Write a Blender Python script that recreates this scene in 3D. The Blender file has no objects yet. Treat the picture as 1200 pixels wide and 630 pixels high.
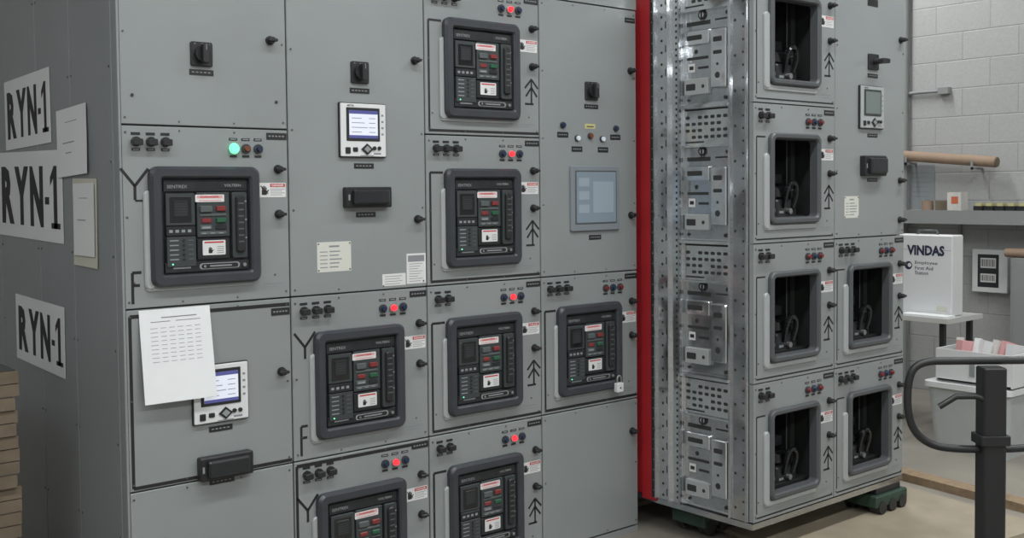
import bpy, math, random
from mathutils import Matrix, Vector
random.seed(4)
S=bpy.context.scene
S.view_settings.view_transform='Standard'
COL=S.collection
# ---------------------------------------------------------------- materials
MATS={}
def mat(name,col,rough=.5,metal=0.,emit=None,es=0.,noise=0.,nscale=8.,bump=0.,spec=.5,coat=0.,alpha=None):
    m=bpy.data.materials.new(name); m.use_nodes=True
    nt=m.node_tree; b=nt.nodes['Principled BSDF']
    b.inputs['Base Color'].default_value=(*col,1); b.inputs['Roughness'].default_value=rough
    b.inputs['Metallic'].default_value=metal; b.inputs['Specular IOR Level'].default_value=spec
    if coat: b.inputs['Coat Weight'].default_value=coat; b.inputs['Coat Roughness'].default_value=.12
    if emit: b.inputs['Emission Color'].default_value=(*emit,1); b.inputs['Emission Strength'].default_value=es
    if noise or bump:
        tc=nt.nodes.new('ShaderNodeTexCoord'); n=nt.nodes.new('ShaderNodeTexNoise')
        n.inputs['Scale'].default_value=nscale; n.inputs['Detail'].default_value=6
        nt.links.new(tc.outputs['Object'],n.inputs['Vector'])
        if noise:
            r=nt.nodes.new('ShaderNodeValToRGB')
            r.color_ramp.elements[0].position=.3; r.color_ramp.elements[1].position=.7
            r.color_ramp.elements[0].color=(*[c*(1-noise) for c in col],1)
            r.color_ramp.elements[1].color=(*[min(1,c*(1+noise)) for c in col],1)
            nt.links.new(n.outputs['Fac'],r.inputs['Fac']); nt.links.new(r.outputs['Color'],b.inputs['Base Color'])
        if bump:
            bp=nt.nodes.new('ShaderNodeBump'); bp.inputs['Strength'].default_value=bump; bp.inputs['Distance'].default_value=.002
            n2=nt.nodes.new('ShaderNodeTexNoise'); n2.inputs['Scale'].default_value=nscale*30
            nt.links.new(tc.outputs['Object'],n2.inputs['Vector'])
            nt.links.new(n2.outputs['Fac'],bp.inputs['Height']); nt.links.new(bp.outputs['Normal'],b.inputs['Normal'])
    MATS[name]=m; return m
mat('paint',(.248,.267,.270),.28,noise=.07,nscale=1.6,bump=.04,coat=.3)
mat('paint_side',(.238,.257,.268),.36,noise=.08,nscale=1.4,bump=.05)
mat('paint_light',(.36,.38,.385),.32,noise=.04,nscale=3)
mat('reveal',(.030,.032,.032),.7)
mat('seam',(.10,.105,.105),.6)
mat('black',(.018,.018,.020),.42)
mat('tape',(.014,.014,.016),.5)
mat('bezel',(.040,.044,.052),.36,noise=.1,nscale=20)
mat('bface',(.020,.022,.025),.3,noise=.15,nscale=20)
mat('bpanel',(.040,.047,.050),.4)
mat('bpanel2',(.085,.10,.10),.4)
mat('glossblack',(.008,.009,.010),.10,coat=.5)
mat('white',(.66,.66,.66),.5)
mat('paper',(.72,.735,.75),.7,noise=.02,nscale=3)
mat('paper2',(.58,.57,.49),.6,noise=.04,nscale=6)
mat('cream',(.60,.60,.55),.5)
mat('ink',(.018,.018,.022),.6)
mat('inkgray',(.22,.23,.25),.6)
mat('red_ink',(.46,.05,.05),.5)
mat('pink',(.66,.34,.35),.5)
mat('redbtn',(.20,.03,.03),.35)
mat('greenbtn',(.02,.10,.05),.35)
mat('greytxt',(.25,.27,.28),.5)
mat('screw',(.12,.12,.12),.4,metal=.6)
mat('silver',(.5,.5,.5),.3,metal=.9)
mat('ledred',(.6,.01,.01),.3,emit=(1,.03,.045),es=1.7)
mat('ledredoff',(.17,.02,.025),.3)
mat('ledgreen',(.05,.5,.25),.3,emit=(.20,1,.48),es=1.4)
mat('ledblue',(.018,.030,.07),.3)
mat('ledorange',(.18,.055,.03),.3)
mat('ledwhite',(.55,.6,.65),.3,emit=(.8,.9,1),es=.12)
mat('yellow',(.5,.46,.22),.5)
mat('lcd',(.4,.43,.5),.3,emit=(.72,.74,.82),es=.62)
mat('lcdnavy',(.02,.03,.12),.3,emit=(.12,.12,.32),es=.6)
mat('lcdoff',(.16,.19,.18),.25)
mat('hmibez',(.20,.225,.25),.4)
mat('hmiscreen',(.17,.21,.25),.12,emit=(.25,.33,.40),es=.15,coat=.5)
mat('hmitile',(.25,.29,.33),.2,emit=(.25,.33,.40),es=.15)
mat('gpored',(.38,.02,.026),.42,noise=.10,nscale=5)
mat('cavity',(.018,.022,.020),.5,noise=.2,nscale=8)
mat('cavity2',(.05,.055,.052),.35,metal=.5)
mat('bezelgrey',(.080,.086,.092),.42)
mat('cardboard',(.14,.108,.075),.8,noise=.2,nscale=12)
mat('cardtube',(.30,.21,.15),.75,noise=.08,nscale=10)
mat('ply',(.30,.255,.19),.7,noise=.14,nscale=5)
mat('plyedge',(.26,.185,.115),.8,noise=.2,nscale=30)
mat('cabwhite',(.66,.67,.68),.4)
mat('navy',(.02,.025,.06),.5)
mat('tabletop',(.50,.50,.48),.5,noise=.04)
mat('tub',(.42,.44,.44),.3,noise=.04)
mat('cloth',(.55,.53,.50),.9,noise=.1,nscale=12)
mat('orange',(.5,.13,.06),.5)
mat('skategreen',(.03,.06,.042),.5,noise=.2)
mat('lampwhite',(.8,.8,.8),.5)
mat('tubeglow',(1,1,1),.5,emit=(1,.99,.96),es=6)
mat('shelfgrey',(.24,.25,.25),.5)
def galv(name,c0,c1,metal,rough):
    m=bpy.data.materials.new(name); m.use_nodes=True; nt=m.node_tree; b=nt.nodes['Principled BSDF']
    tc=nt.nodes.new('ShaderNodeTexCoord'); v=nt.nodes.new('ShaderNodeTexVoronoi'); v.inputs['Scale'].default_value=110
    n=nt.nodes.new('ShaderNodeTexNoise'); n.inputs['Scale'].default_value=3; n.inputs['Detail'].default_value=3
    mx=nt.nodes.new('ShaderNodeMix'); mx.data_type='FLOAT'; mx.inputs[0].default_value=.72
    r=nt.nodes.new('ShaderNodeValToRGB'); r.color_ramp.elements[0].color=(*c0,1); r.color_ramp.elements[1].color=(*c1,1)
    r.color_ramp.elements[0].position=.2; r.color_ramp.elements[1].position=.8
    nt.links.new(tc.outputs['Object'],v.inputs['Vector']); nt.links.new(tc.outputs['Object'],n.inputs['Vector'])
    s=nt.nodes.new('ShaderNodeSeparateColor'); nt.links.new(v.outputs['Color'],s.inputs[0])
    nt.links.new(s.outputs[0],mx.inputs[2]); nt.links.new(n.outputs['Fac'],mx.inputs[3])
    nt.links.new(mx.outputs[0],r.inputs['Fac']); nt.links.new(r.outputs['Color'],b.inputs['Base Color'])
    # slight sheet-metal waviness
    n3=nt.nodes.new('ShaderNodeTexNoise'); n3.inputs['Scale'].default_value=5; n3.inputs['Detail'].default_value=1
    bp=nt.nodes.new('ShaderNodeBump'); bp.inputs['Strength'].default_value=.6; bp.inputs['Distance'].default_value=.03
    nt.links.new(tc.outputs['Object'],n3.inputs['Vector']); nt.links.new(n3.outputs['Fac'],bp.inputs['Height']); nt.links.new(bp.outputs['Normal'],b.inputs['Normal'])
    b.inputs['Metallic'].default_value=metal; b.inputs['Roughness'].default_value=rough
    MATS[name]=m
galv('galv',(.46,.48,.50),(.60,.62,.64),.95,.20)
galv('galv_b',(.66,.68,.70),(.80,.82,.84),.95,.16)
def blockwall(name,axis):
    m=bpy.data.materials.new(name); m.use_nodes=True; nt=m.node_tree; b=nt.nodes['Principled BSDF']
    tc=nt.nodes.new('ShaderNodeTexCoord'); sp=nt.nodes.new('ShaderNodeSeparateXYZ'); cb=nt.nodes.new('ShaderNodeCombineXYZ')
    nt.links.new(tc.outputs['Object'],sp.inputs[0]); nt.links.new(sp.outputs[axis],cb.inputs[0]); nt.links.new(sp.outputs[2],cb.inputs[1])
    br=nt.nodes.new('ShaderNodeTexBrick'); br.inputs['Scale'].default_value=1
    br.inputs['Brick Width'].default_value=.4; br.inputs['Row Height'].default_value=.2
    br.inputs['Mortar Size'].default_value=.006; br.inputs['Mortar Smooth'].default_value=.8
    br.inputs['Color1'].default_value=(.355,.36,.35,1); br.inputs['Color2'].default_value=(.375,.38,.37,1); br.inputs['Mortar'].default_value=(.31,.315,.305,1)
    n=nt.nodes.new('ShaderNodeTexNoise'); n.inputs['Scale'].default_value=60; n.inputs['Detail'].default_value=4
    mx=nt.nodes.new('ShaderNodeMix'); mx.data_type='RGBA'; mx.blend_type='MULTIPLY'; mx.inputs[0].default_value=.35
    nt.links.new(tc.outputs['Object'],n.inputs['Vector']); nt.links.new(br.outputs['Color'],mx.inputs[6]); nt.links.new(n.outputs['Color'],mx.inputs[7])
    hs=nt.nodes.new('ShaderNodeHueSaturation'); hs.inputs['Saturation'].default_value=.25; hs.inputs['Value'].default_value=1.2
    nt.links.new(cb.outputs[0],br.inputs['Vector']); nt.links.new(mx.outputs[2],hs.inputs['Color']); nt.links.new(hs.outputs['Color'],b.inputs['Base Color'])
    bp=nt.nodes.new('ShaderNodeBump'); bp.inputs['Strength'].default_value=.4; bp.inputs['Distance'].default_value=.006; bp.invert=True
    nt.links.new(br.outputs['Fac'],bp.inputs['Height']); nt.links.new(bp.outputs['Normal'],b.inputs['Normal'])
    b.inputs['Roughness'].default_value=.6; MATS[name]=m
blockwall('block_x',1); blockwall('block_y',0)
mat('floor',(.25,.228,.195),.5,noise=.16,nscale=2.2,bump=.1)
mat('ceil',(.45,.45,.45),.8)

# ---------------------------------------------------------------- builder, local coords a=right b=up c=outward
def rr(a0,a1,b0,b1,r,n=4):
    r=max(1e-5,min(r,(a1-a0)/2-1e-5,(b1-b0)/2-1e-5)); pts=[]
    for (cx,cy,s) in ((a1-r,b0+r,-90),(a1-r,b1-r,0),(a0+r,b1-r,90),(a0+r,b0+r,180)):
        for i in range(n+1):
            t=math.radians(s+90*i/n); pts.append((cx+r*math.cos(t),cy+r*math.sin(t)))
    return pts
_tc={}
def textmesh(s,off=0.):
    k=(s,off)
    if k in _tc: return _tc[k]
    cu=bpy.data.curves.new('t','FONT'); cu.body=s; cu.size=1; cu.offset=off; cu.resolution_u=2
    o=bpy.data.objects.new('t',cu); COL.objects.link(o)
    dg=bpy.context.evaluated_depsgraph_get(); me=bpy.data.meshes.new_from_object(o.evaluated_get(dg))
    vs=[tuple(v.co) for v in me.vertices]; fs=[tuple(p.vertices) for p in me.polygons]
    bpy.data.objects.remove(o); bpy.data.curves.remove(cu); bpy.data.meshes.remove(me)
    _tc[k]=(vs,fs); return _tc[k]
class B:
    def __init__(s): s.v=[];s.f=[];s.m=[];s.names=[];s.sm=[]
    def mi(s,n):
        if n not in s.names: s.names.append(n)
        return s.names.index(n)
    def add(s,vs,fs,m,smooth=False):
        o=len(s.v); s.v+=vs; k=s.mi(m)
        for f in fs: s.f.append(tuple(i+o for i in f)); s.m.append(k); s.sm.append(smooth)
    def box(s,a0,a1,b0,b1,c0,c1,m):
        s.add([(a,b,c) for a in(a0,a1) for b in(b0,b1) for c in(c0,c1)],
          [(0,1,3,2),(4,6,7,5),(0,4,5,1),(2,3,7,6),(0,2,6,4),(1,5,7,3)],m)
    def loft(s,loops,m,cap0=False,cap1=True):
        n=len(loops[0]); vs=[p for l in loops for p in l]; fs=[]
        for k in range(len(loops)-1):
            for i in range(n):
                j=(i+1)%n; fs.append((k*n+i,k*n+j,(k+1)*n+j,(k+1)*n+i))
        if cap1: fs.append(tuple((len(loops)-1)*n+i for i in range(n)))
        if cap0: fs.append(tuple(reversed(range(n))))
        s.add(vs,fs,m)
    def plate(s,a0,a1,b0,b1,c0,c1,m,r=.004,ch=.002,n=3,back=True):
        L=[[(x,y,c0) for x,y in rr(a0,a1,b0,b1,r,n)],[(x,y,c1-ch) for x,y in rr(a0,a1,b0,b1,r,n)],
           [(x,y,c1) for x,y in rr(a0+ch,a1-ch,b0+ch,b1-ch,max(r-ch,1e-4),n)]]
        s.loft(L,m,back,True)
    def ring(s,prof,W,H,ca,cb,m,R=.02):
        L=[]
        for ins,c in prof:
            L.append([(x,y,c) for x,y in rr(ca-W/2+ins,ca+W/2-ins,cb-H/2+ins,cb+H/2-ins,max(R-ins*.6,.006),5)])
        s.loft(L,m,False,False)
    def cyl(s,a,b,c0,c1,r,m,seg=14,r2=None):
        r2=r if r2 is None else r2; 
        L=[[(a+q*math.cos(2*math.pi*i/seg),b+q*math.sin(2*math.pi*i/seg),c) for i in range(seg)] for q,c in ((r,c0),(r2,c1))]
        s.loft(L,m,False,True)
    def line(s,a0,b0,a1,b1,w,c,m,t=.0006):
        d=Vector((a1-a0,b1-b0)); d.normalize(); n=Vector((-d.y,d.x))*w/2
        p=[(a0-n.x,b0-n.y),(a1-n.x,b1-n.y),(a1+n.x,b1+n.y),(a0+n.x,b0+n.y)]
        s.loft([[(x,y,c) for x,y in p],[(x,y,c+t) for x,y in p]],m)
    def poly(s,pts,c,m,t=.0006): s.loft([[(x,y,c) for x,y in pts],[(x,y,c+t) for x,y in pts]],m)
    def text(s,st,a0,a1,b0,b1,c,m,off=0.,fit=True):
        vs,fs=textmesh(st,off)
        if not vs: return
        x0=min(v[0] for v in vs);x1=max(v[0] for v in vs);y0=min(v[1] for v in vs);y1=max(v[1] for v in vs)
        sx=(a1-a0)/(x1-x0); sy=(b1-b0)/(y1-y0)
        if not fit: sx=sy
        s.add([(a0+(v[0]-x0)*sx,b0+(v[1]-y0)*sy,c) for v in vs],fs,m)
    def mesh(s,name):
        me=bpy.data.meshes.new(name); me.from_pydata(s.v,[],s.f); me.update()
        for n in s.names: me.materials.append(MATS[n])
        me.polygons.foreach_set('material_index',s.m); me.polygons.foreach_set('use_smooth',s.sm); me.update()
        return me
    def obj(s,name,M=None,parent=None): return place(s.mesh(name),name,M,parent)
def place(me,name,M=None,parent=None):
    o=bpy.data.objects.new(name,me); COL.objects.link(o)
    if parent: o.parent=parent
    if M is not None and not parent: o.matrix_world=M
    if M is not None and parent: o.matrix_local=M
    return o
def FR(x,y,z): return Matrix(((1,0,0,x),(0,0,-1,y),(0,1,0,z),(0,0,0,1)))
def SD(x,y,z): return Matrix(((0,0,-1,x),(-1,0,0,y),(0,1,0,z),(0,0,0,1)))
def empty(name):
    e=bpy.data.objects.new(name,None); COL.objects.link(e); return e
def wbox(b,x0,x1,y0,y1,z0,z1,m): b.box(x0,x1,y0,y1,z0,z1,m)
def tube(name,pts,r,m,parent=None,cyclic=False,M=None):
    cu=bpy.data.curves.new(name,'CURVE'); cu.dimensions='3D'; cu.bevel_depth=r; cu.bevel_resolution=4; cu.use_fill_caps=True
    sp=cu.splines.new('POLY'); sp.points.add(len(pts)-1)
    for p,q in zip(sp.points,pts): p.co=(*q,1)
    sp.use_cyclic_u=cyclic; cu.materials.append(MATS[m])
    o=bpy.data.objects.new(name,cu); COL.objects.link(o)
    if parent: o.parent=parent
    if M is not None: o.matrix_local=M
    return o
def smooth_path(P,n=2,cyclic=True):
    for _ in range(n):
        Q=[];L=len(P)
        for i in range(L if cyclic else L-1):
            a=Vector(P[i]);b=Vector(P[(i+1)%L]); Q.append(tuple(a*.75+b*.25)); Q.append(tuple(a*.25+b*.75))
        if not cyclic: Q=[P[0]]+Q+[P[-1]]
        P=Q
    return P
U=.56
# ---------------------------------------------------------------- small parts
def hand(b,a,c_b,s,c,m):
    b.plate(a-.32*s,a+.28*s,c_b-.5*s,c_b+.05*s,c,c+.0006,m,r=.1*s,ch=.0001)
    for i,h in enumerate((.38,.5,.46,.34)):
        x=a-.30*s+i*.155*s; b.plate(x,x+.115*s,c_b,c_b+h*s,c,c+.0006,m,r=.05*s,ch=.0001)
    b.line(a+.2*s,c_b-.3*s,a+.52*s,c_b+.05*s,.13*s,c,m)
def danger(b,a0,b0,w,h,c):
    b.plate(a0,a0+w,b0,b0+h,c,c+.0008,'white',r=.003,ch=.0002)
    hand(b,a0+.18*w,b0+.48*h,.62*h,c+.001,'ink')
    b.line(a0+.04*w,b0+.80*h,a0+.32*w,b0+.25*h,.05*h,c+.0018,'ink')
    b.box(a0+.40*w,a0+.97*w,b0+.70*h,b0+.94*h,c+.0008,c+.0012,'red_ink')
    b.text('DANGER',a0+.46*w,a0+.92*w,b0+.74*h,b0+.90*h,c+.0014,'white',.02)
    for i in range(4): b.box(a0+.40*w,a0+(.95-.1*(i%2))*w,b0+(.54-.13*i)*h,b0+(.58-.13*i)*h,c+.0008,c+.0010,'inkgray')
def nameplate(b,a0,a1,b0,b1,c):
    b.plate(a0,a1,b0,b1,c,c+.002,'black',r=.001,ch=.0004)
    w=a1-a0;h=b1-b0
    for i in range(5): b.box(a0+(.1+.165*i)*w,a0+(.2+.165*i)*w,b0+.42*h,b0+.60*h,c+.002,c+.0023,'greytxt')
def latch(b,a,v,c):
    b.cyl(a,v,c,c+.006,.015,'black'); b.cyl(a,v,c+.006,c+.026,.011,'black',r2=.010)
    b.plate(a-.016,a+.016,v-.005,v+.005,c+.020,c+.032,'black',r=.004)
def rotary(b,a,v,c):
    b.plate(a-.036,a+.036,v-.038,v+.038,c,c+.008,'black',r=.006)
    b.cyl(a,v,c+.008,c+.022,.026,'bface',18); b.plate(a-.010,a+.010,v-.030,v+.030,c+.022,c+.042,'black',r=.005)
    b.box(a-.001,a+.001,v+.010,v+.028,c+.042,c+.0425,'greytxt')
    for t in (-50,50,0): b.box(a+.03*math.sin(math.radians(t))-.002,a+.03*math.sin(math.radians(t))+.002,v+.030,v+.033,c+.008,c+.0085,'greytxt')
def testblock(b,a,v,w,h,c):
    b.plate(a-w/2,a+w/2,v-h/2,v+h/2,c,c+.03,'black',r=.006,ch=.004)
    b.plate(a-w/2+.02,a+w/2-.02,v-h/2+.012,v+h/2-.01,c+.03,c+.05,'bface',r=.006,ch=.006)
    b.box(a-w/2+.005,a-w/2+.012,v-.01,v+.01,c+.03,c+.031,'greytxt')
def cert(b,a0,a1,v0,v1,c,m='cream'):
    b.plate(a0,a1,v0,v1,c,c+.0008,m,r=.002,ch=.0002); w=a1-a0;h=v1-v0
    b.box(a0+.35*w,a0+.65*w,v0+.82*h,v0+.88*h,c+.0008,c+.001,'inkgray')
    for i in range(5):
        y=v0+(.66-.13*i)*h
        b.box(a0+.08*w,a0+.30*w,y,y+.03*h,c+.0008,c+.001,'inkgray'); b.box(a0+.36*w,a0+(.6+.3*random.random())*w,y,y+.04*h,c+.0008,c+.001,'inkgray')
    for x in(.04,.96):
        for y in(.06,.94): b.cyl(a0+x*w,v0+y*h,c+.0008,c+.002,.003,'screw',8)
def ysym(b,a,v,s,c,tail=0):
    b.line(a,v,a-.5*s,v+.62*s,.009,c,'tape'); b.line(a,v,a+.5*s,v+.62*s,.009,c,'tape'); b.line(a,v+.004,a,v-.5*s-tail,.009,c,'tape')
def arrow(b,a,v,s,c):
    # stem with drawout chevrons and a foot
    b.line(a,v-.55*s,a,v+.55*s,.008,c,'tape')
    for d,k in((.60,.40),(.22,.34)):
        b.line(a,v+d*s,a-k*s,v+(d-.42)*s,.008,c,'tape'); b.line(a,v+d*s,a+k*s,v+(d-.42)*s,.008,c,'tape')
    b.line(a-.40*s,v-.55*s,a+.12*s,v-.55*s,.008,c,'tape')
def topctl(b,a0,v1,lit,knobs=3,c=0):
    for i in range(knobs):
        a=a0+(.085+.082*i)*U
        b.box(a-.014,a+.014,v1-.030,v1-.022,c,c+.0015,'black')
        b.cyl(a,v1-.050,c,c+.010,.015,'black'); b.plate(a-.016,a+.014,v1-.062,v1-.042,c+.01,c+.028,'black',r=.004)
        b.box(a-.013,a+.013,v1-.078,v1-.070,c,c+.0015,'black'); b.box(a-.009,a+.009,v1-.0755,v1-.0725,c+.0015,c+.0018,'greytxt')
    cols={'g':('ledgreen','ledorange','ledblue'),'r':('ledblue','ledred','ledblue'),'n':('ledredoff','ledblue','ledredoff')}[lit]
    for i in range(3):
        a=a0+(.65+.077*i)*U; on=cols[i] in('ledgreen','ledred')
        b.box(a-.014,a+.014,v1-.040,v1-.032,c,c+.0015,'black'); b.box(a-.010,a+.010,v1-.0375,v1-.0345,c+.0015,c+.0018,'greytxt')
        b.cyl(a,v1-.066,c,c+.008,.0155,'silver' if on else 'bezel')
        if cols[i]=='ledgreen': b.cyl(a,v1-.066,c+.008,c+.020,.018,cols[i],r2=.013)
        elif on: b.cyl(a,v1-.066,c+.008,c+.018,.012,cols[i],r2=.009)
        else: b.cyl(a,v1-.066,c+.008,c+.018,.010,cols[i],r2=.008)
        b.box(a-.012,a+.012,v1-.094,v1-.087,c,c+.0015,'black')
# ---------------------------------------------------------------- breaker mesh (origin = bezel centre)
BW,BH=.364,.372
def breaker_mesh():
    b=B()
    b.ring([(0,0),(0,.018),(.008,.028),(.030,.028),(.036,.022),(.040,.004)],BW,BH,0,0,'bezel',R=.028)
    ow,oh=BW-.08,BH-.08
    P=lambda p:-ow/2+p*ow
    Q=lambda q:oh/2-q*oh
    b.box(-ow/2-.002,ow/2+.002,-oh/2-.002,oh/2+.002,0,.005,'bface')
    def pl(p0,p1,q0,q1,t,m,r=.003): b.plate(P(p0),P(p1),Q(q1),Q(q0),.005,.005+t,m,r=r,ch=.0012,back=False)
    pl(.01,.99,.01,.13,.010,'bface'); b.text('SENTREX',P(.05),P(.28),Q(.095),Q(.06),.0155,'greytxt',.01)
    pl(.66,.96,.03,.10,.011,'black'); b.text('VOLTERN',P(.71),P(.91),Q(.08),Q(.052),.0165,'greytxt',.02)
    pl(.03,.36,.15,.49,.013,'bpanel'); pl(.07,.32,.19,.46,.014,'glossblack'); pl(.11,.28,.22,.40,.016,'bface')
    for i in range(5): b.box(P(.13),P(.26),Q(.265+.028*i),Q(.255+.028*i),.021,.0213,'bpanel')
    pl(.03,.36,.50,.60,.014,'bface')
    for i in range(4): b.box(P(.06+.07*i),P(.10+.07*i),Q(.565),Q(.535),.019,.0194,'greytxt')
    pl(.03,.36,.61,.93,.016,'bpanel')
    for i in range(5):
        b.box(P(.06),P(.16),Q(.655+.05*i),Q(.643+.05*i),.021,.0214,'greytxt'); b.cyl(P(.22),Q(.648+.05*i),.021,.024,.0035,'black',8)
        b.box(P(.27),P(.33),Q(.655+.05*i),Q(.643+.05*i),.021,.0214,'bpanel2')
    b.cyl(P(.09),Q(.90),.021,.023,.0025,'ledgreen',8)
    pl(.38,.76,.14,.62,.015,'bpanel')
    b.plate(P(.36),P(.70),Q(.245),Q(.165),.02,.021,'white',r=.003,ch=.0003); b.box(P(.38),P(.68),Q(.205),Q(.175),.021,.0213,'pink')
    b.text('DANGER',P(.42),P(.64),Q(.20),Q(.179),.0216,'red_ink',.03); b.box(P(.40),P(.66),Q(.234),Q(.223),.021,.0213,'pink')
    def bl(p0,p1,q0,q1,m,t=.008): b.plate(P(p0),P(p1),Q(q1),Q(q0),.02,.02+t,m,r=.003,ch=.002,back=False)
    bl(.41,.55,.285,.355,'bpanel2'); bl(.60,.71,.29,.345,'redbtn'); bl(.41,.72,.37,.40,'bpanel2',.003)
    bl(.43,.54,.42,.47,'redbtn',.004); bl(.60,.71,.42,.47,'greenbtn'); bl(.41,.55,.495,.545,'bpanel2',.003); bl(.59,.72,.495,.545,'bface',.004)
    b.box(P(.43),P(.53),Q(.53),Q(.51),.0232,.0235,'greytxt'); bl(.41,.72,.565,.60,'bpanel2',.002)
    for i in range(3): b.box(P(.43+.1*i),P(.48+.1*i),Q(.588),Q(.577),.0222,.0225,'greytxt')
    pl(.38,.76,.64,.86,.012,'bface')
    b.plate(P(.44),P(.71),Q(.82),Q(.66),.017,.018,'white',r=.003,ch=.0003); b.box(P(.46),P(.69),Q(.69),Q(.673),.018,.0183,'red_ink')
    hand(b,P(.53),Q(.765),.020,.018,'ink')
    for i in range(4): b.box(P(.61),P(.69),Q(.735+.022*i),Q(.728+.022*i),.018,.0183,'inkgray')
    pl(.79,.97,.14,.86,.018,'bpanel',.006)
    b.plate(P(.83),P(.93),Q(.80),Q(.18),.023,.034,'black',r=.008,ch=.004,back=False)
    for i in range(7): b.box(P(.845),P(.915),Q(.27+.07*i),Q(.255+.07*i),.034,.0345,'bpanel2')
    for i in range(3): b.box(P(.94),P(.965),Q(.25+.2*i),Q(.235+.2*i),.023,.0235,'greytxt')
    pl(.01,.99,.885,.99,.012,'bface'); b.plate(P(.40),P(.88),Q(.97),Q(.905),.017,.018,'greytxt',r=.009,ch=.0003)
    b.plate(P(.42),P(.86),Q(.962),Q(.913),.018,.0185,'black',r=.008,ch=.0003)
    b.box(P(.52),P(.78),Q(.945),Q(.93),.0185,.019,'greytxt'); b.cyl(P(.93),Q(.94),.017,.024,.006,'silver',10); b.cyl(P(.46),Q(.938),.0185,.021,.004,'silver',10)
    b.box(P(.10),P(.30),Q(.95),Q(.935),.017,.0175,'greytxt')
    return b.mesh('circuit_breaker')
BM=breaker_mesh()
CU,CV=.470*U,.445*U
def meter_mesh(on):
    b=B(); w=.095
    b.plate(-w,w,-w,w,0,.010,'black',r=.004); b.plate(-w+.003,w-.003,-w+.003,w-.003,.010,.014,'cabwhite' if on else 'paint_light',r=.004)
    b.plate(-.070,.066,-.038,.078,.014,.017,'black' if on else 'bpanel',r=.003)
    b.box(-.060,.056,-.028,.068,.017,.0175,'lcd' if on else 'lcdoff')
    if on:
        b.box(-.060,.056,.056,.068,.0175,.0178,'lcdnavy'); b.box(-.060,.056,-.028,-.018,.0175,.0178,'lcdnavy'); 
        for i in range(4): b.box(-.05,-.01+.012*(i%3),.040-.016*i,.0422-.016*i,.0175,.0178,'inkgray'); b.box(.02,.046,.040-.016*i,.0422-.016*i,.0175,.0178,'inkgray')
    b.text('METER',-.066,-.038,.081,.087,.0145,'ink',.02)
    b.plate(-.075,-.055,-.082,-.06,.014,.018,'black',r=.003); b.plate(-.045,-.025,-.075,-.06,.014,.018,'black',r=.003)
    b.poly([(.012+.024*math.cos(t*math.pi/2),-.066+.020*math.sin(t*math.pi/2)) for t in range(4)],.014,'black',.004)
    b.poly([(.012+.014*math.cos(t*math.pi/2),-.066+.012*math.sin(t*math.pi/2)) for t in range(4)],.018,'greytxt',.002)
    for a in(.042,.062): b.cyl(a,-.062,.014,.019,.007,'black',10)
    b.box(.04,.07,-.084,-.078,.014,.0145,'inkgray'); b.box(-.015,.04,-.090,-.087,.014,.0145,'inkgray')
    for i in range(4): b.box(.073,.082,.05-.022*i,.057-.022*i,.014,.0145,'inkgray')
    return b.mesh('power_meter')
MON=meter_mesh(True); MOFF=meter_mesh(False)
# ================================================================ LEFT LINEUP
X0,Z0=1.17,.03
left=empty('switchgear_lineup')
fb=B()
W=4*U
fb.box(.002,W-.002,Z0-.02,Z0+4*U+.06,-1.9,-.0225,'paint_side'); fb.box(.004,W-.004,Z0,Z0+4*U,-.0225,-.0215,'reveal')
fb.box(.01,W-.01,0,Z0-.006,-1.85,-.03,'reveal'); fb.box(0,W,0.0,Z0-.004,-.03,-.004,'paint')
fb.box(0,W,Z0+4*U+.003,Z0+4*U+.1,-.05,.0,'paint')
fb.obj('carcass',FR(X0,0,0),left)
db=B()
g=.0024
def door(b,a0,a1,v0,v1,hole=False,c1=0.):
    a0+=g;a1-=g;v0+=g;v1-=g
    if not hole: b.plate(a0,a1,v0,v1,-.02,c1,'paint',r=.003,ch=.0022)
    else:
        ha0,ha1,hv0,hv1=hole
        L=[[(a0,v0),(a1,v0),(a1,v1),(a0,v1)],[(ha0,hv0),(ha1,hv0),(ha1,hv1),(ha0,hv1)]]
        b.loft([[(x,y,-.02) for x,y in L[0]],[(x,y,c1) for x,y in L[0]],[(x,y,c1) for x,y in L[1]],[(x,y,-.02) for x,y in L[1]]],'paint',False,False)
    n=max(2,int((v1-v0)/.25))
    for k in range(n+1):
        y=v0+.02+(v1-v0-.04)*k/n
        for x in(a0+.014,a1-.014): b.cyl(x,y,c1,c1+.002,.0035,'screw',8)
    for x in(a0+(a1-a0)*.33,a0+(a1-a0)*.66): b.cyl(x,v1-.012,c1,c1+.002,.003,'screw',8); b.cyl(x,v0+.012,c1,c1+.002,.003,'screw',8)
def zr(k): return Z0+k*U
det=B()
def bcomp(b,col,row,lit,knobs=3,sym='arrow',z0=Z0):
    a0=col*U; v0=z0+row*U; v1=v0+U
    topctl(b,a0,v1,lit,knobs); nameplate(b,a0+.86*U,a0+.99*U,v1-.034,v1-.012,0)
    danger(b,a0+.81*U,v1-.40*U,.17*U,.085*U,0)
    latch(b,a0+.93*U,v1-.235*U,0); latch(b,a0+.93*U,v1-.50*U,0)
    if sym=='arrow': arrow(b,a0+.925*U,v1-.68*U,.085,0)
    ca,cb=a0+CU,v0+CV
    b.plate(ca-BW/2-.016,ca-BW/2+.018,cb-BH/2-.006,cb+BH*.30,0,.010,'paint_light',r=.016,ch=.004,n=5)
    b.plate(ca-BW/2-.012,ca+BW/2-.02,cb-BH/2-.012,cb-BH/2+.01,0,.006,'paint_light',r=.010,ch=.003,n=5)
    for x in(a0+.06*U,a0+.90*U): b.cyl(x,v0+.08,0,.002,.003,'screw',8)
    b.box(a0+.83*U,a0+.95*U,v0+.05,v0+.054,0,.0006,'inkgray'); b.box(a0+.83*U,a0+.92*U,v0+.04,v0+.043,0,.0006,'inkgray')
T=.009
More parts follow.
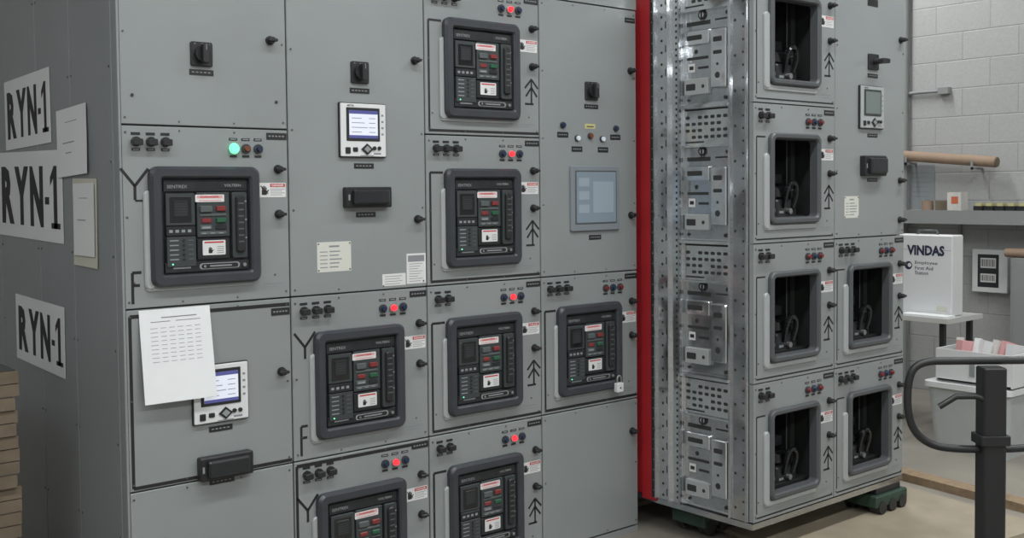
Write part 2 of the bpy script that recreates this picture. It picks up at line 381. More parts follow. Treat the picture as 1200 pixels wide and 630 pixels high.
door(db,0,U,zr(3),zr(4)); door(db,0,U,zr(2),zr(3)); door(db,0,U,zr(1),zr(2)); door(db,0,U,zr(0),zr(1))
bcomp(det,0,2,'g',3,'y'); 
ysym(det,.075*U,zr(3)-.33*U,.085,0); det.line(.075*U,zr(3)-.41*U,.14*U,zr(3)-.41*U,.006,0,'tape')
det.line(.05*U,zr(2)+.03*U,.05*U,zr(2)+.20*U,T,0,'tape'); det.line(.05*U,zr(2)+.20*U,.10*U,zr(2)+.20*U,T,0,'tape'); det.line(.05*U,zr(2)+.13*U,.09*U,zr(2)+.13*U,T,0,'tape')
det.line(.03*U,zr(2)-.022,.99*U,zr(2)-.022,.012,0,'tape'); det.line(.03*U,zr(2)-.022,.03*U,zr(1)+.012,.010,0,'tape'); det.line(.03*U,zr(1)+.012,.99*U,zr(1)+.012,.011,0,'tape')
nameplate(det,.87*U,.99*U,zr(2)-.056,zr(2)-.032,0)
rotary(det,.262,1.938,0); nameplate(det,.222,.302,1.872,1.890,0); latch(det,.50,2.0,0); 
for x in(.04,.52): det.cyl(x,1.80,0,.003,.005,'reveal',8)
nameplate(det,.262,.342,.738,.756,0); testblock(det,.31,.627,.18,.075,0); nameplate(det,.26,.345,.568,.586,0)
latch(det,.52,.905,0); 
door(db,U,2*U,zr(2),zr(4)); door(db,U,2*U,zr(1),zr(2)); door(db,U,2*U,zr(0),zr(1))
rotary(det,2.012-X0,1.917,0); nameplate(det,2.012-X0-.04,2.012-X0+.04,1.845,1.863,0); nameplate(det,.815,.895,1.583,1.601,0)
testblock(det,.86,1.482,.185,.072,0); nameplate(det,.82,.90,1.412,1.430,0)
cert(det,1.833-X0,1.967-X0,1.227,1.33,0); 
det.plate(2.095-X0,2.195-X0,1.163,1.206,0,.0008,'white',r=.001,ch=.0002); det.plate(2.20-X0,2.285-X0,1.165,1.275,0,.0008,'white',r=.001,ch=.0002)
for i in range(4): det.box(.935,1.01-.01*(i%2),1.196-.009*i,1.198-.009*i,.0008,.001,'inkgray')
det.box(1.036,1.108,1.245,1.268,.0008,.001,'inkgray')
for i in range(8): det.box(1.04,1.10-.01*(i%3),1.236-.009*i,1.238-.009*i,.0008,.001,'inkgray')
latch(det,2.245-X0,1.975,0); latch(det,2.25-X0,1.40,0)
for r in(1,0):
    bcomp(det,1,r,'r',3,'y'); v1=zr(r+1)
    ysym(det,U+.09*U,v1-.31*U,.08,0); 
    det.line(U+.055*U,zr(r)+.03*U,U+.055*U,zr(r)+.21*U,T,0,'tape'); det.line(U+.055*U,zr(r)+.21*U,U+.10*U,zr(r)+.21*U,T,0,'tape'); det.line(U+.055*U,zr(r)+.14*U,U+.095*U,zr(r)+.14*U,T,0,'tape')
det.line(U*1.02,zr(1)-.016,1.99*U,zr(1)-.016,.012,0,'tape'); det.line(U*1.02,zr(1)-.016,U*1.02,zr(0)+.1,.010,0,'tape')
for r in range(4):
    door(db,2*U,3*U,zr(r),zr(r+1)); bcomp(det,2,r,'r',3 if r>=2 else 2,'arrow'); v1=zr(r+1)
    det.line(2.035*U,v1-.25*U,2.14*U,v1-.25*U,T,0,'tape'); det.line(2.035*U,v1-.25*U,2.035*U,zr(r)+.02,T,0,'tape')
    det.line(2.03*U,zr(r)+.016,2.99*U,zr(r)+.016,.010,0,'tape')
door(db,3*U,4*U,zr(2),zr(4)); door(db,3*U,4*U,zr(1),zr(2)); door(db,3*U,4*U,zr(0),zr(1))
rotary(det,3.137-X0,1.911,0); nameplate(det,3.137-X0-.04,3.137-X0+.04,1.838,1.856,0)
for x,z,m in((2.973,1.765,'ledblue'),(3.279,1.760,'ledblue'),(3.054,1.714,'ledwhite'),(3.198,1.714,'ledwhite'),(3.128,1.725,'ledorange')):
    det.cyl(x-X0,z,0,.008,.013,'bezel'); det.cyl(x-X0,z,.008,.014,.010,m)
for x,z in((2.975,1.725),(3.279,1.722),(3.054,1.668),(3.205,1.668)): nameplate(det,x-X0-.03,x-X0+.03,z-.010,z+.012,0)
det.plate(3.10-X0,3.16-X0,1.755,1.775,0,.001,'yellow',r=.001,ch=.0002); det.box(3.11-X0,3.15-X0,1.762,1.766,.001,.0013,'ink')
nameplate(det,3.12-X0,3.19-X0,1.292,1.312,0); latch(det,3.37-X0,2.01,0); latch(det,3.37-X0,1.39,0); nameplate(det,3.34-X0,3.40-X0,2.215,2.235,0)
bcomp(det,3,1,'n',3,'none'); v1=zr(2)
det.line(3.035*U,v1-.25*U,3.14*U,v1-.25*U,T,0,'tape'); det.line(3.035*U,v1-.25*U,3.035*U,zr(1)+.02,T,0,'tape'); det.line(3.03*U,zr(1)+.016,3.99*U,zr(1)+.016,.011,0,'tape')
latch(det,3.93*U,zr(1)-.25*U,0)
db.obj('doors',FR(X0,0,0),left); det.obj('door_fittings',FR(X0,0,0),left)
for c,r in((0,2),(1,1),(1,0),(2,0),(2,1),(2,2),(2,3),(3,1)):
    place(BM,'circuit_breaker',FR(X0+c*U+CU,-.0005,Z0+r*U+CV))
place(MON,'power_meter',FR(2.018,0,1.716)); place(MON,'power_meter',FR(1.471,0,.863))
sb=B()
zt=Z0+4*U+.08
for y0,y1 in((0.0,.045),(.048,.43),(.434,.80),(.804,1.30),(1.304,1.88)):
    sb.plate(-y1,-y0,.006,zt,-.004,.004 if y0>0 else .003,'paint_side',r=.002,ch=.0015)
for y in(.065,.415,.45,.785,.82,1.28):
    for k in range(8): sb.cyl(-y,.15+.29*k,.004,.006,.004,'screw',8)
sb.box(-1.88,0,0,zt,-.006,-.004,'reveal')
sb.obj('end_panels',SD(X0,0,0),left)
b=B(); w,h=.142,.136
b.plate(-w,w,-h,h,0,.012,'hmibez',r=.008,ch=.004); b.plate(-w+.022,w-.022,-h+.03,h-.02,.012,.014,'bezelgrey',r=.003,ch=.001)
b.box(-w+.028,w-.028,-h+.036,h-.026,.014,.0145,'hmiscreen'); 
for i in range(3): b.plate(-w+.04,-w+.10,-.06+.055*i,-.025+.055*i,.0145,.015,'hmitile',r=.003,ch=.0003)
b.plate(-.02,.10,-.06,.07,.0145,.015,'hmitile',r=.003,ch=.0003)
b.obj('touchscreen_panel',FR(3.152,0,1.465))
b=B(); b.plate(-.02,.02,-.045,-.005,0,.018,'cabwhite',r=.005,ch=.003); b.cyl(0,-.026,.018,.019,.004,'black',8)
pl=empty('padlock'); b.obj('body',FR(0,0,0),pl)
tube('shackle',[(-.012,-.009,-.006)]+[(-.012*math.cos(t*math.pi/8),-.009,.012+.013*math.sin(t*math.pi/8)) for t in range(9)]+[(.012,-.009,-.006)],.003,'silver',pl)
pl.location=(3.255,-.030,.685)
def sign(y0,y1,z0,z1,tilt=0):
    b=B(); w=(y1-y0)/2; h=(z1-z0)/2
    b.plate(-w,w,-h,h,0,.001,'paper',r=.001,ch=.0002)
    c=.0015; y0_,y1_=-h*.70,h*.66; H=y1_-y0_
    for ch,x0,x1 in(('R',-.88,-.46),('Y',-.43,0.02),('N',.06,.46)): b.text(ch,x0*w,x1*w,y0_,y1_,c,'ink',.055)
    b.box(.51*w,.63*w,y0_+.38*H,y0_+.50*H,c-.0004,c,'ink')
    sx0,sx1=.755*w,.855*w
    b.add([(sx0,y0_,c),(sx1,y0_,c),(sx1,y1_,c),(sx0+.02*w,y1_,c),(.665*w,y0_+.82*H,c),(.665*w,y0_+.68*H,c),(sx0,y0_+.80*H,c)],[(0,1,2,3,6),(3,4,5,6)],'ink')
    b.box(.68*w,.93*w,y0_,y0_+.09*H,c-.0004,c,'ink')
    e=empty('paper_sign'); b.obj('sheet',Matrix.Identity(4),e)
    e.matrix_world=SD(X0-.0062,(y0+y1)/2,(z0+z1)/2)@Matrix.Rotation(tilt,4,'Z')
sign(.637,1.19,1.677,1.937,math.radians(1.0)); sign(.527,1.31,1.341,1.660,math.radians(-1)); sign(.546,1.12,.876,1.122,math.radians(-1))
def sheet(name,M,w,h,m,lines,curl=.01,lin=False):
    b=B(); n=8; vs=[];fs=[]
    cz=lambda u,v: (curl*(1-v)*(.8+.2*u)) if lin else (curl*((1-v)**2)*(.4+.6*u))
    for j in range(n+1):
        for i in range(n+1):
            u=i/n;v=j/n; vs.append((-w/2+w*u,-h/2+h*v,.001+cz(u,v)))
    for j in range(n):
        for i in range(n): k=j*(n+1)+i; fs.append((k,k+1,k+n+2,k+n+1))
    b.add(vs,fs,m,True)
    cf=lambda a,bb:.0016+cz((a+w/2)/w,(bb+h/2)/h)
    for (p0,p1,q,t) in lines:
        a0=-w/2+p0*w;a1=-w/2+p1*w;y=h/2-q*h
        b.add([(a0,y-t,cf(a0,y-t)),(a1,y-t,cf(a1,y-t)),(a1,y,cf(a1,y)),(a0,y,cf(a0,y))],[(0,1,2,3)],'inkgray')
    return b.obj(name,M)
sheet('paper_notice',SD(X0-.009,.41,1.676)@Matrix.Rotation(math.radians(2),4,'Z'),.30,.225,'paper',[(.3,.7,.2,.002),(.2,.6,.5,.003),(.3,.5,.65,.003)],.004)
sheet('paper_notice',SD(X0-.005,.31,1.41)@Matrix.Rotation(math.radians(-1),4,'Z'),.23,.285,'paper2',[],.002)
sheet('paper_notice',SD(X0-.009,.31,1.42),.20,.235,'paper',[(.3,.7,.2,.002),(.2,.6,.5,.003)],.002)
LL=[(.30,.80,.085,.003),(.15,.42,.13,.002),(.5,.85,.13,.002)]
for i in range(9): LL+=[(.14,.24,.2+.045*i,.0012),(.28,.36,.2+.045*i,.0012),(.40,.48,.2+.045*i,.0012),(.52,.60,.2+.045*i,.0012),(.64,.72,.2+.045*i,.0012),(.76,.84,.2+.045*i,.0012)]
sheet('paper_notice',FR(1.328,-.001,1.003)@Matrix.Rotation(math.radians(.2),4,'Z'),.228,.285,'paper',LL,.042,True)
# ================================================================ RIGHT LINEUP
RX,RY,RZ=3.45,-.59,.16
right=empty('switchgear_lineup'); 
def zq(k): return RZ+k*U
W2=2*U; D=1.5
rb=B()
rb.box(0,W2,RZ-.028,RZ-.004,-.06,-.002,'galv'); rb.box(0,.05,RZ-.028,RZ-.004,-D,-.06,'galv'); rb.box(W2-.05,W2,RZ-.028,RZ-.004,-D,-.06,'galv'); rb.box(.05,W2-.05,RZ-.028,RZ-.004,-D,-D+.05,'galv')
rb.box(.03,W2-.03,RZ-.004,RZ,-D,-.025,'galv'); rb.box(0,W2,zq(4),zq(4)+.004,-D,-.02,'paint'); rb.box(W2-.004,W2,RZ,zq(4),-D,-.022,'paint_side'); rb.box(0,W2,RZ,zq(4),-D-.004,-D,'paint')
rb.box(U-.015,U+.015,RZ,zq(4),-.6,-.0215,'galv')
for x in(.0,W2-.03): rb.box(x if x else .005,x+.03,RZ,zq(4),-.05,-.0215,'galv')
for k in range(1,4): rb.box(.03,W2-.03,zq(k)-.012,zq(k)+.012,-.05,-.0215,'reveal')
rb.obj('frame',FR(RX,RY,0),right)
rd=B(); rt=B(); cav=B()
GW,GH=BW-.02,BH-.005
def rcell(col,row):
    a0=col*U; v0=zq(row); ca,cb=a0+CU+.005,v0+CV+.01
    hw,hh=GW/2-.022,GH/2-.020
    door(rd,a0,a0+U,v0,v0+U,hole=(ca-hw,ca+hw,cb-hh,cb+hh))
    bcomp(rt,col,row,'n',2 if col==0 else 3,'arrow',z0=RZ)
    rt.ring([(0,0),(0,.014),(.006,.020),(.018,.020),(.024,.012),(.027,-.022)],GW,GH,ca,cb,'bezelgrey',R=.03)
    A0,A1,V0,V1,C0=ca-hw-.02,ca+hw+.02,cb-hh-.03,cb+hh+.03,-.34
    q=[(A0,V0),(A1,V0),(A1,V1),(A0,V1)]
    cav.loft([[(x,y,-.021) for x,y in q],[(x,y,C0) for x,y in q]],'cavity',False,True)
    # cradle side rails, shutters
    cav.box(A0+.02,A0+.05,V0,V1,-.28,-.10,'cavity2'); cav.box(A1-.05,A1-.02,V0,V1,-.28,-.10,'cavity2')
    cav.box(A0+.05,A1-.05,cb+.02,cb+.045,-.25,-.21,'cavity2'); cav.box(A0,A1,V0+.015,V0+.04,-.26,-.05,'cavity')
    for i in range(4):
        cav.plate(ca-.12+.062*i,ca-.075+.062*i,cb+.06,cb+.14,-.33,-.24,'bpanel',r=.004)
        cav.plate(ca-.12+.062*i,ca-.075+.062*i,cb-.10,cb-.0,-.33,-.24,'bpanel',r=.004)
    cav.box(A0+.05,A0+.054,V0,V1,-.12,-.118,'bpanel2'); cav.box(A1-.056,A1-.05,V0,V1,-.12,-.118,'bpanel2')
    cav.plate(ca-.02,ca+.10,cb-.02,cb+.02,-.20,-.13,'bface',r=.006)
    # racking mechanism block with stout pull handle
    cav.plate(ca-.03,ca+.11,cb-hh,cb-.085,-.13,-.06,'bface',r=.01,ch=.008); cav.plate(ca-.01,ca+.09,cb-.085,cb-.03,-.13,-.08,'glossblack',r=.012,ch=.010)
    loopP=smooth_path([(ca+.015,cb-.12,-.060),(ca+.01,cb-.06,-.045),(ca+.03,cb-.015,-.04),(ca+.07,cb-.02,-.04),(ca+.085,cb-.06,-.045),(ca+.075,cb-.12,-.060)],2,False)
    n=8
    for i in range(len(loopP)-1):
        p=Vector(loopP[i]); q2=Vector(loopP[i+1]); d=(q2-p)
        if d.length<1e-6: continue
        d.normalize(); u=Vector((0,0,1)); s_=d.cross(u).normalized(); u=s_.cross(d)
        L=[[tuple(o+(s_*math.cos(2*math.pi*k/n)+u*math.sin(2*math.pi*k/n))*.012) for k in range(n)] for o in(p,q2)]
        cav.loft(L,'glossblack',False,False)
    cav.cyl(ca+.045,cb-.135,-.06,-.045,.012,'silver'); cav.cyl(ca+.10,cb-.05,-.1,-.06,.006,'silver'); cav.cyl(ca-.05,cb-.13,-.14,-.06,.010,'bpanel2')
    cav.box(ca-.015,ca+.015,cb-hh+.02,cb-hh+.03,-.06,-.0595,'greytxt')
for r in range(4): rcell(0,r)
for r in range(2): rcell(1,r)
door(rd,U,2*U,zq(2),zq(4))
for (c,r) in((0,0),(0,1),(0,2),(0,3),(1,0),(1,1)):
    rt.line((c+.04)*U,zq(r)+.76*U,(c+.04)*U,zq(r)+.06*U,.006,0,'tape'); rt.line((c+.04)*U,zq(r)+.76*U,(c+.14)*U,zq(r)+.76*U,.006,0,'tape')
    rt.line((c+.04)*U,zq(r)+.03*U,(c+.98)*U,zq(r)+.03*U,.006,0,'tape')
a=4.302-RX
rt.plate(a-.04,a+.04,2.02,2.09,0,.008,'black',r=.006); rt.cyl(a,2.055,.008,.05,.012,'black'); rt.plate(a-.03,a+.03,2.045,2.065,.045,.07,'black',r=.006); nameplate(rt,a-.04,a+.04,1.985,2.003,0); nameplate(rt,a-.04,a+.04,1.722,1.738,0)
testblock(rt,4.29-RX,1.595,.17,.09,0); nameplate(rt,a-.04,a+.04,1.525,1.541,0)
cert(rt,4.085-RX,4.195-RX,1.367,1.462,0); rt.box(4.26-RX,4.34-RX,2.30,2.33,0,.002,'black')
latch(rt,4.53-RX,2.17,0); latch(rt,4.53-RX,1.53,0); latch(rt,4.53-RX,1.35,0)
rd.obj('doors',FR(RX,RY,0),right); rt.obj('door_fittings',FR(RX,RY,0),right); cav.obj('breaker_cells',FR(RX,RY,0),right)
place(MOFF,'power_meter',FR(4.283,RY,1.853))
# open side structure
s=B(); top=zq(4)
s.plate(-.105,-.022,RZ,top,-.02,.004,'galv',r=.002,ch=.0015); s.box(-.114,-.105,RZ,top,-.03,.014,'galv_b'); s.box(-.030,-.026,RZ,top,.004,.012,'galv_b')
for k in range(45): s.cyl(-.045,RZ+.03+k*.05,.004,.0046,.005,'reveal',8)
for k in range(16): s.cyl(-.085,RZ+.05+k*.14,.004,.0046,.006,'reveal',8); 
s.plate(-.51,-.362,RZ,top,-.03,.010,'galv_b',r=.002,ch=.0015); s.box(-.43,-.425,RZ,top,.010,.026,'galv_b'); s.box(-.372,-.362,RZ,top,.010,.024,'galv'); s.box(-.51,-.504,RZ,top,.010,.022,'galv')
for k in range(88):
    z=RZ+.02+k*.025
    s.box(-.393,-.385,z,z+.010,.010,.0106,'reveal')
    if k%2==0: s.cyl(-.47,z,.010,.0106,.006,'reveal',8)
    if k%4==0: s.box(-.450,-.440,z,z+.03,.010,.0106,'reveal')
for k in range(4):
    z0,z1=zq(k),zq(k+1)
    s.plate(-.362,-.114,z0,z1-.165,-.03,-.014,'galv',r=.001,ch=.001); s.plate(-.362,-.114,z1-.16,z1-.004,-.03,-.002,'galv_b',r=.001,ch=.001)
    s.box(-.362,-.114,z1-.006,z1+.006,-.02,.022,'galv_b'); s.box(-.362,-.114,z1-.168,z1-.160,-.02,.010,'galv_b')
    s.box(-.352,-.120,z1-.016,z1-.008,-.002,-.0014,'reveal')
    for j in range(4):
        for i in range(7):
            if (i*3+j)%8==3: continue
            x=-.348+.033*i; y=z1-.038-.027*j; s.plate(x,x+.022,y-.013,y,-.002,-.0014,'reveal',r=.005,ch=.0001)
    s.box(-.348,-.25,z1-.150,z1-.143,-.002,-.0014,'reveal')
    s.box(-.350,-.225,z0+.335,z0+.352,-.014,-.0134,'reveal'); s.box(-.20,-.13,z0+.345,z0+.352,-.014,-.0134,'reveal')
    s.plate(-.350,-.225,z0+.255,z0+.315,-.014,-.002,'galv_b',r=.005,ch=.003); s.plate(-.34,-.26,z0+.275,z0+.295,-.002,-.0012,'reveal',r=.004,ch=.0002)
    s.plate(-.205,-.125,z0+.07,z0+.31,-.014,.012,'galv_b',r=.008,ch=.004)
    s.plate(-.190,-.145,z0+.255,z0+.275,.012,.0126,'reveal',r=.005,ch=.0001); s.plate(-.190,-.145,z0+.205,z0+.220,.012,.0126,'reveal',r=.005,ch=.0001); s.cyl(-.168,z0+.12,.012,.0126,.013,'reveal',12); s.cyl(-.168,z0+.165,.012,.0126,.006,'reveal',12)
    s.plate(-.350,-.225,z0+.05,z0+.115,-.014,.004,'paint_light',r=.004); s.plate(-.34,-.29,z0+.068,z0+.095,.004,.0046,'reveal',r=.004,ch=.0001); s.cyl(-.25,z0+.082,.004,.0046,.008,'reveal',10)
    s.plate(-.350,-.235,z0+.195,z0+.207,-.014,-.0134,'reveal',r=.005,ch=.0001); s.cyl(-.30,z0+.228,-.014,-.0134,.010,'reveal',10)
    s.box(-.342,-.308,z0+.145,z0+.180,-.014,-.013,'white'); s.box(-.336,-.314,z0+.155,z0+.170,-.013,-.0125,'ink'); s.box(-.29,-.235,z0+.155,z0+.165,-.014,-.0134,'reveal')
    s.cyl(-.265,z0+.375,-.014,-.006,.019,'black',16); s.cyl(-.265,z0+.375,-.006,-.0055,.012,'galv_b',12); s.box(-.268,-.262,z0+.352,z0+.395,-.0055,-.003,'black')
    s.cyl(-.135,z0+.37,-.014,-.008,.008,'reveal',10); s.cyl(-.145,z0+.03,-.014,-.008,.008,'reveal',10); s.cyl(-.34,z0+.03,-.014,-.008,.006,'reveal',10)
    s.box(-.362,-.114,z0+.008,z0+.014,-.014,-.004,'galv_b')
s.obj('open_side_structure',SD(RX,RY,0),right)
r=B(); r.plate(-.60,-.515,RZ-.02,top,-.006,.006,'gpored',r=.002,ch=.002); r.box(-1.45,-.60,RZ,top,-.006,0,'gpored'); r.box(-.535,-.515,RZ,top,.006,.012,'black')
for k in range(50): r.cyl(-.525,RZ+.03+.045*k,.012,.0125,.003,'greytxt',6)
r.obj('insulating_barrier',SD(RX,RY,0),right)
skm=B()
skm.plate(-.13,.13,.03,.085,-.09,.09,'skategreen',r=.008,ch=.006); skm.plate(-.10,.10,.085,.112,-.07,.07,'black',r=.004)
for a in(-.085,0,.085):
    for c0,c1 in((-.085,-.04),(.04,.095)): skm.cyl(a,.030,c0,c1,.030,'black',16)
skm.box(.13,.17,.05,.062,-.015,.015,'black')
SK=skm.mesh('machine_skate')
for x,y in((RX+.20,RY+.40),(RX+1.0,RY+.07),(RX+.16,RY+1.38),(RX+1.0,RY+1.38)):
    place(SK,'machine_skate',FR(x,y,.0185))
# ================================================================ floor items
b=B(); b.box(-.60,.60,-.55,.55,0,.018,'ply')
b.obj('plywood_sheet',Matrix.Translation((4.24,-.55,0))@Matrix.Rotation(math.radians(-8),4,'Z'))
b=B(); b.box(-.60,.60,-.5,.5,0,.018,'ply'); b.obj('plywood_sheet',Matrix.Translation((4.0,.75,0)))
b=B(); b.box(-.05,.05,-.75,.75,0,.04,'plyedge'); b.obj('timber_plank',Matrix.Translation((5.02,-.6,0))@Matrix.Rotation(math.radians(-8),4,'Z'))
cb_=B(); z=0
for i in range(24):
    dx=random.uniform(-.010,.010); h=.04
    cb_.box(.34+dx,.935+dx,.28+dx,.86+dx,z,z+h-.003,'cardboard'); cb_.box(.345+dx,.93+dx,.29+dx,.85+dx,z+h-.003,z+h,'reveal'); z+=h
cb_.obj('cardboard_stack')
pj=empty('pallet_jack')
b=B(); b.plate(-.038,.038,-.035,.035,.02,.925,'black',r=.012,ch=.004); b.plate(-.048,.048,-.043,.043,.68,.71,'black',r=.01); b.obj('drawbar',Matrix.Translation((0,0,0)),pj)
P=[(-.10,0,.66),(-.20,0,.675),(-.262,0,.74),(-.27,0,.87),(-.24,0,.945),(-.1,0,.945)]
P=P+[(-x,y,z) for x,y,z in reversed(P)]
tube('grip_loop',smooth_path(P,3),.0125,'black',pj,True)
tube('release_lever',[(-.17,-.01,.80),(-.12,-.02,.835),(-.06,-.02,.835),(0,-.02,.815)],.010,'black',pj)
b=B(); b.plate(-.10,.10,-.10,.06,.08,.24,'black',r=.02); 
b.box(-.27,.27,-.16,-.08,.05,.14,'skategreen'); b.box(-.27,-.11,-1.25,-.16,.05,.085,'skategreen'); b.box(.11,.27,-1.25,-.16,.05,.085,'skategreen'); b.obj('fork_frame',None,pj)
for k,x in enumerate((-.06,.06)):
    w=B(); w.cyl(0,0,-.022,.022,.09,'black',24); w.cyl(0,0,.022,.024,.03,'silver',12); w.obj('wheel_%d'%(k+1),Matrix.Translation((x,0,.09))@Matrix.Rotation(math.pi/2,4,'Y'),pj)
pj.location=(3.35,-1.6,0); pj.rotation_euler=(0,0,math.radians(-39.9))
# ---------------------------------------------------------------- far bench group
TZ=.70
tb=empty('folding_table')
b=B(); wbox(b,6.15,6.58,.03,1.5,TZ-.03,TZ,'tabletop'); b.obj('top',None,tb)
b=B()
for x in(6.2,6.53):
    for y in(.09,1.44): wbox(b,x-.015,x+.015,y-.015,y+.015,0,TZ-.03,'black')
wbox(b,6.19,6.54,.08,.10,.35,.37,'black'); b.obj('legs',None,tb)
fa=empty('first_aid_cabinet'); b=B()
b.plate(-.20,.20,0,.5,-.13,0,'cabwhite',r=.01,ch=.006); b.box(-.195,.195,.405,.407,.0,.001,'inkgray')
b.text('VINDAS',-.10,.15,.37,.435,.001,'navy',.045)
b.cyl(-.09,.305,0,.001,.026,'navy',20); b.cyl(-.082,.307,.001,.0014,.013,'cabwhite',14)
b.text('Employee',-.045,.105,.31,.335,.001,'navy'); b.text('First Aid',-.045,.075,.28,.302,.001,'navy'); b.text('Station',-.045,.045,.25,.272,.001,'navy')
b.plate(.10,.17,.03,.06,0,.001,'paper2',r=.001,ch=.0002)
b.obj('case',None,fa); tube('handle',[(-.07,.49,-.07),(-.06,.525,-.07),(.06,.525,-.07),(.07,.49,-.07)],.008,'bezelgrey',fa)
fa.matrix_world=SD(6.28,.275,TZ+.0002)
b=B(); wbox(b,6.16,6.27,.05,.35,TZ+.0002,TZ+.012,'paper'); b.obj('paper_stack')
b=B(); 
def frus(b,x0,x1,y0,y1,z0,z1,ins,m,r=.04,top=True):
    b.loft([[(x,y,z0) for x,y in rr(x0+ins,x1-ins,y0+ins,y1-ins,r)],[(x,y,z1) for x,y in rr(x0,x1,y0,y1,r)]],m,True,top)
frus(b,5.75,6.1,-.53,-.05,0,.36,.03,'tub'); frus(b,5.735,6.115,-.545,-.035,.36,.39,0,'cabwhite',top=True); frus(b,5.78,6.07,-.5,-.08,.39,.40,.0,'tub')
b.obj('storage_tub')
b=B(); 
wbox(b,5.77,6.05,-.54,-.53,.401,.58,'cabwhite');wbox(b,5.77,6.05,-.11,-.10,.401,.58,'cabwhite');wbox(b,5.77,5.78,-.53,-.11,.401,.58,'cabwhite');wbox(b,6.04,6.05,-.53,-.11,.401,.58,'cabwhite');wbox(b,5.77,6.05,-.53,-.11,.401,.41,'cabwhite')
wbox(b,5.765,5.77,-.33,-.30,.44,.51,'greytxt'); b.obj('open_carton')
b=B(); random.seed(9)
for i in range(7):
    x=random.uniform(5.80,5.92); y=-.49+.052*i; t=random.uniform(-.5,.5)
    Mx=Matrix.Translation((x+.04,y,.535))@Matrix.Rotation(t,4,'Z')@Matrix.Rotation(random.uniform(.1,.5),4,'Y')
    vs=[tuple(Mx@Vector(p)) for p in((-.06,-.02,-.09),(.06,-.02,-.09),(.06,-.02,.09),(-.06,-.02,.09),(-.06,.02,-.09),(.06,.02,-.09),(.06,.02,.09),(-.06,.02,.09))]
    b.add(vs,[(0,1,2,3),(4,5,6,7),(0,4,7,3),(1,5,6,2),(3,2,6,7)],('cabwhite','pink','cloth','cabwhite')[i%4])
b.obj('glove_packets')
# ================================================================ ROOM
WX=7.4
def slab(name,x0,x1,y0,y1,z0,z1,m):
    b=B(); wbox(b,x0,x1,y0,y1,z0,z1,m); return b.obj(name)
slab('floor',-3.5,WX,-7,4.5,-.1,0,'floor'); slab('ceiling',-3.6,WX+.1,-7.1,4.6,4.6,4.7,'ceil')
slab('wall_right',WX,WX+.2,-7,4.5,0,4.6,'block_x'); slab('wall_left',-3.7,-3.5,-7,4.5,0,4.6,'block_x')
slab('wall_back',-3.5,WX,4.5,4.7,0,4.6,'block_y'); slab('wall_front',-3.5,WX,-7.2,-7,0,4.6,'block_y')
sh=empty('wall_shelf'); b=B(); wbox(b,WX-.26,WX-.001,-.6,1.8,1.305,1.33,'shelfgrey'); wbox(b,WX-.27,WX-.26,-.6,1.8,1.24,1.335,'shelfgrey'); b.obj('board',None,sh)
b=B()
for y in(-.3,.6,1.5): wbox(b,WX-.22,WX-.001,y-.01,y+.01,1.27,1.305,'shelfgrey'); wbox(b,WX-.02,WX-.001,y-.01,y+.01,1.1,1.305,'shelfgrey')
b.obj('brackets',None,sh)
ct=empty('cardboard_tube')
tube('tube',[(WX-.10,1.10,1.74),(WX-.10,.30,1.665)],.038,'cardtube',ct); tube('end_cap',[(WX-.10,.302,1.665),(WX-.10,.292,1.664)],.034,'cardboard',ct)
b=B()
for y,z in((.95,1.683),(.45,1.637)): wbox(b,WX-.15,WX-.001,y-.008,y+.008,z-.02,z-.004,'shelfgrey'); wbox(b,WX-.15,WX-.142,y-.008,y+.008,z-.02,z+.04,'shelfgrey')
b.obj('wall_pegs')
tube('conduit_pipe',[(WX-.03,1.6,2.19),(WX-.03,.78,2.19),(WX-.03,.74,2.19)],.012,'shelfgrey'); 
b=B(); b.plate(-.04,.04,-.025,.025,0,.05,'shelfgrey',r=.004); b.obj('junction_box',SD(WX,.72,2.19))
tube('conduit_pipe',[(WX-.05,1.02,0.0),(WX-.05,1.02,4.6)],.03,'shelfgrey')
b=B(); b.plate(-.1,.1,-.16,.16,0,.001,'greytxt',r=.001,ch=.0002)
for i in range(6): b.box(-.08,.06-.02*(i%2),.10-.035*i,.108-.035*i,.001,.0013,'inkgray')
b.obj('wall_notice',SD(WX-.001,.90,1.50))
b=B(); b.plate(-.125,.125,-.15,.15,0,.06,'cabwhite',r=.004)
b.box(-.085,.065,-.115,.115,.06,.0605,'ink'); b.box(-.065,.045,.02,.09,.0605,.061,'white'); b.box(-.065,.045,-.08,-.02,.0605,.061,'white')
x=-.06
while x<.035: w=random.choice((.003,.006,.004)); b.box(x,x+w,.03,.08,.061,.0614,'ink'); b.box(x,x+w,-.07,-.03,.061,.0614,'ink'); x+=w+.005
b.obj('label_box',SD(WX-.001,.36,.91))
b=B(); wbox(b,WX-.20,WX-.10,.50,.60,1.3305,1.46,'cloth'); wbox(b,WX-.201,WX-.2,.52,.57,1.38,1.43,'orange'); wbox(b,WX-.18,WX-.12,.60,.70,1.3305,1.40,'cardboard'); b.obj('parts_box')
b=B(); 
for i in range(5): 
    y=.05+.075*i; wbox(b,WX-.2,WX-.12,y,y+.06,1.3305,1.365,'black'); wbox(b,WX-.19,WX-.13,y+.01,y+.05,1.365,1.385,'yellow')
b.obj('hand_tools')
b=B(); b.cyl(0,0,0,.07,.04,'cardtube',18); b.cyl(0,0,.07,.072,.022,'reveal',14); b.obj('tape_roll',Matrix.Translation((WX-.14,.78,1.3305)))
b=B(); wbox(b,WX-.3,WX-.001,-.6,.10,.02,1.02,'shelfgrey'); wbox(b,WX-.305,WX-.3,-.58,.08,.1,1.0,'shelfgrey'); wbox(b,WX-.29,WX-.01,-.55,.1,0,.02,'reveal');wbox(b,WX-.325,WX-.305,-.08,-.06,.5,.65,'silver'); b.obj('storage_cabinet')
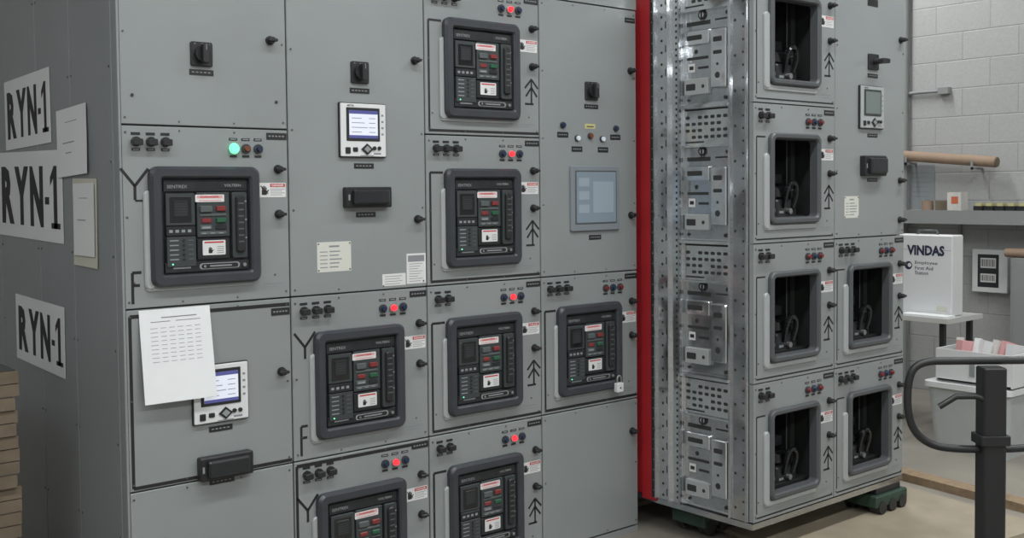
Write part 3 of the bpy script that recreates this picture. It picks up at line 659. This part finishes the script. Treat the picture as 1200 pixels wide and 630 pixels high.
tube('cardboard_tube',[(WX-.2,-.5,1.052),(WX-.2,.18,1.052)],.03,'cardtube')
# ---------------------------------------------------------------- lights
def fixture(x,y,L=2.4,E=80,z=4.2):
    e=empty('ceiling_light_fixture'); e.location=(x,y,z)
    b=B(); wbox(b,-L/2,L/2,-.15,.15,.0,.07,'lampwhite')
    wbox(b,-L/2+.03,L/2-.03,-.10,-.06,-.03,0,'tubeglow'); wbox(b,-L/2+.03,L/2-.03,.06,.10,-.03,0,'tubeglow'); wbox(b,-.01,.01,-.01,.01,.07,4.6-z,'lampwhite'); b.obj('housing',None,e)
    l=bpy.data.lights.new('lamp','AREA'); l.shape='RECTANGLE'; l.size=L; l.size_y=.3; l.energy=E; l.color=(.97,1,.995)
    o=bpy.data.objects.new('lamp',l); COL.objects.link(o); o.parent=e; o.location=(0,0,-.05)
for x in(-1.6,1.6,4.8):
    for y in(-1.9,-5.0): fixture(x,y,E=66 if y>-3 else 80)
fixture(6.0,1.2,L=2.0,E=75); fixture(2.0,3.2,E=40)
w=bpy.data.worlds.new('World'); S.world=w; w.use_nodes=True; w.node_tree.nodes['Background'].inputs[0].default_value=(.8,.87,.9,1); w.node_tree.nodes['Background'].inputs[1].default_value=.3
# ---------------------------------------------------------------- camera
cd=bpy.data.cameras.new('camera'); cam=bpy.data.objects.new('camera',cd); COL.objects.link(cam); S.camera=cam
F=1257.; cd.sensor_width=36; cd.sensor_fit='HORIZONTAL'; cd.lens=F/1200*36; cd.shift_y=-.033; cd.clip_start=.05
th=math.radians(50.1); pit=math.radians(-2.37); roll=.0095
fwd=Vector((math.cos(th)*math.cos(pit),math.sin(th)*math.cos(pit),math.sin(pit)))
rt_=fwd.cross(Vector((0,0,1))).normalized(); up=rt_.cross(fwd)
up2=(up+roll*rt_).normalized(); rt2=fwd.cross(up2).normalized()
M=Matrix((( rt2.x,up2.x,-fwd.x,0),(rt2.y,up2.y,-fwd.y,0),(rt2.z,up2.z,-fwd.z,0),(0,0,0,1)))
cam.matrix_world=Matrix.Translation((0,-3.23,1.5))@M
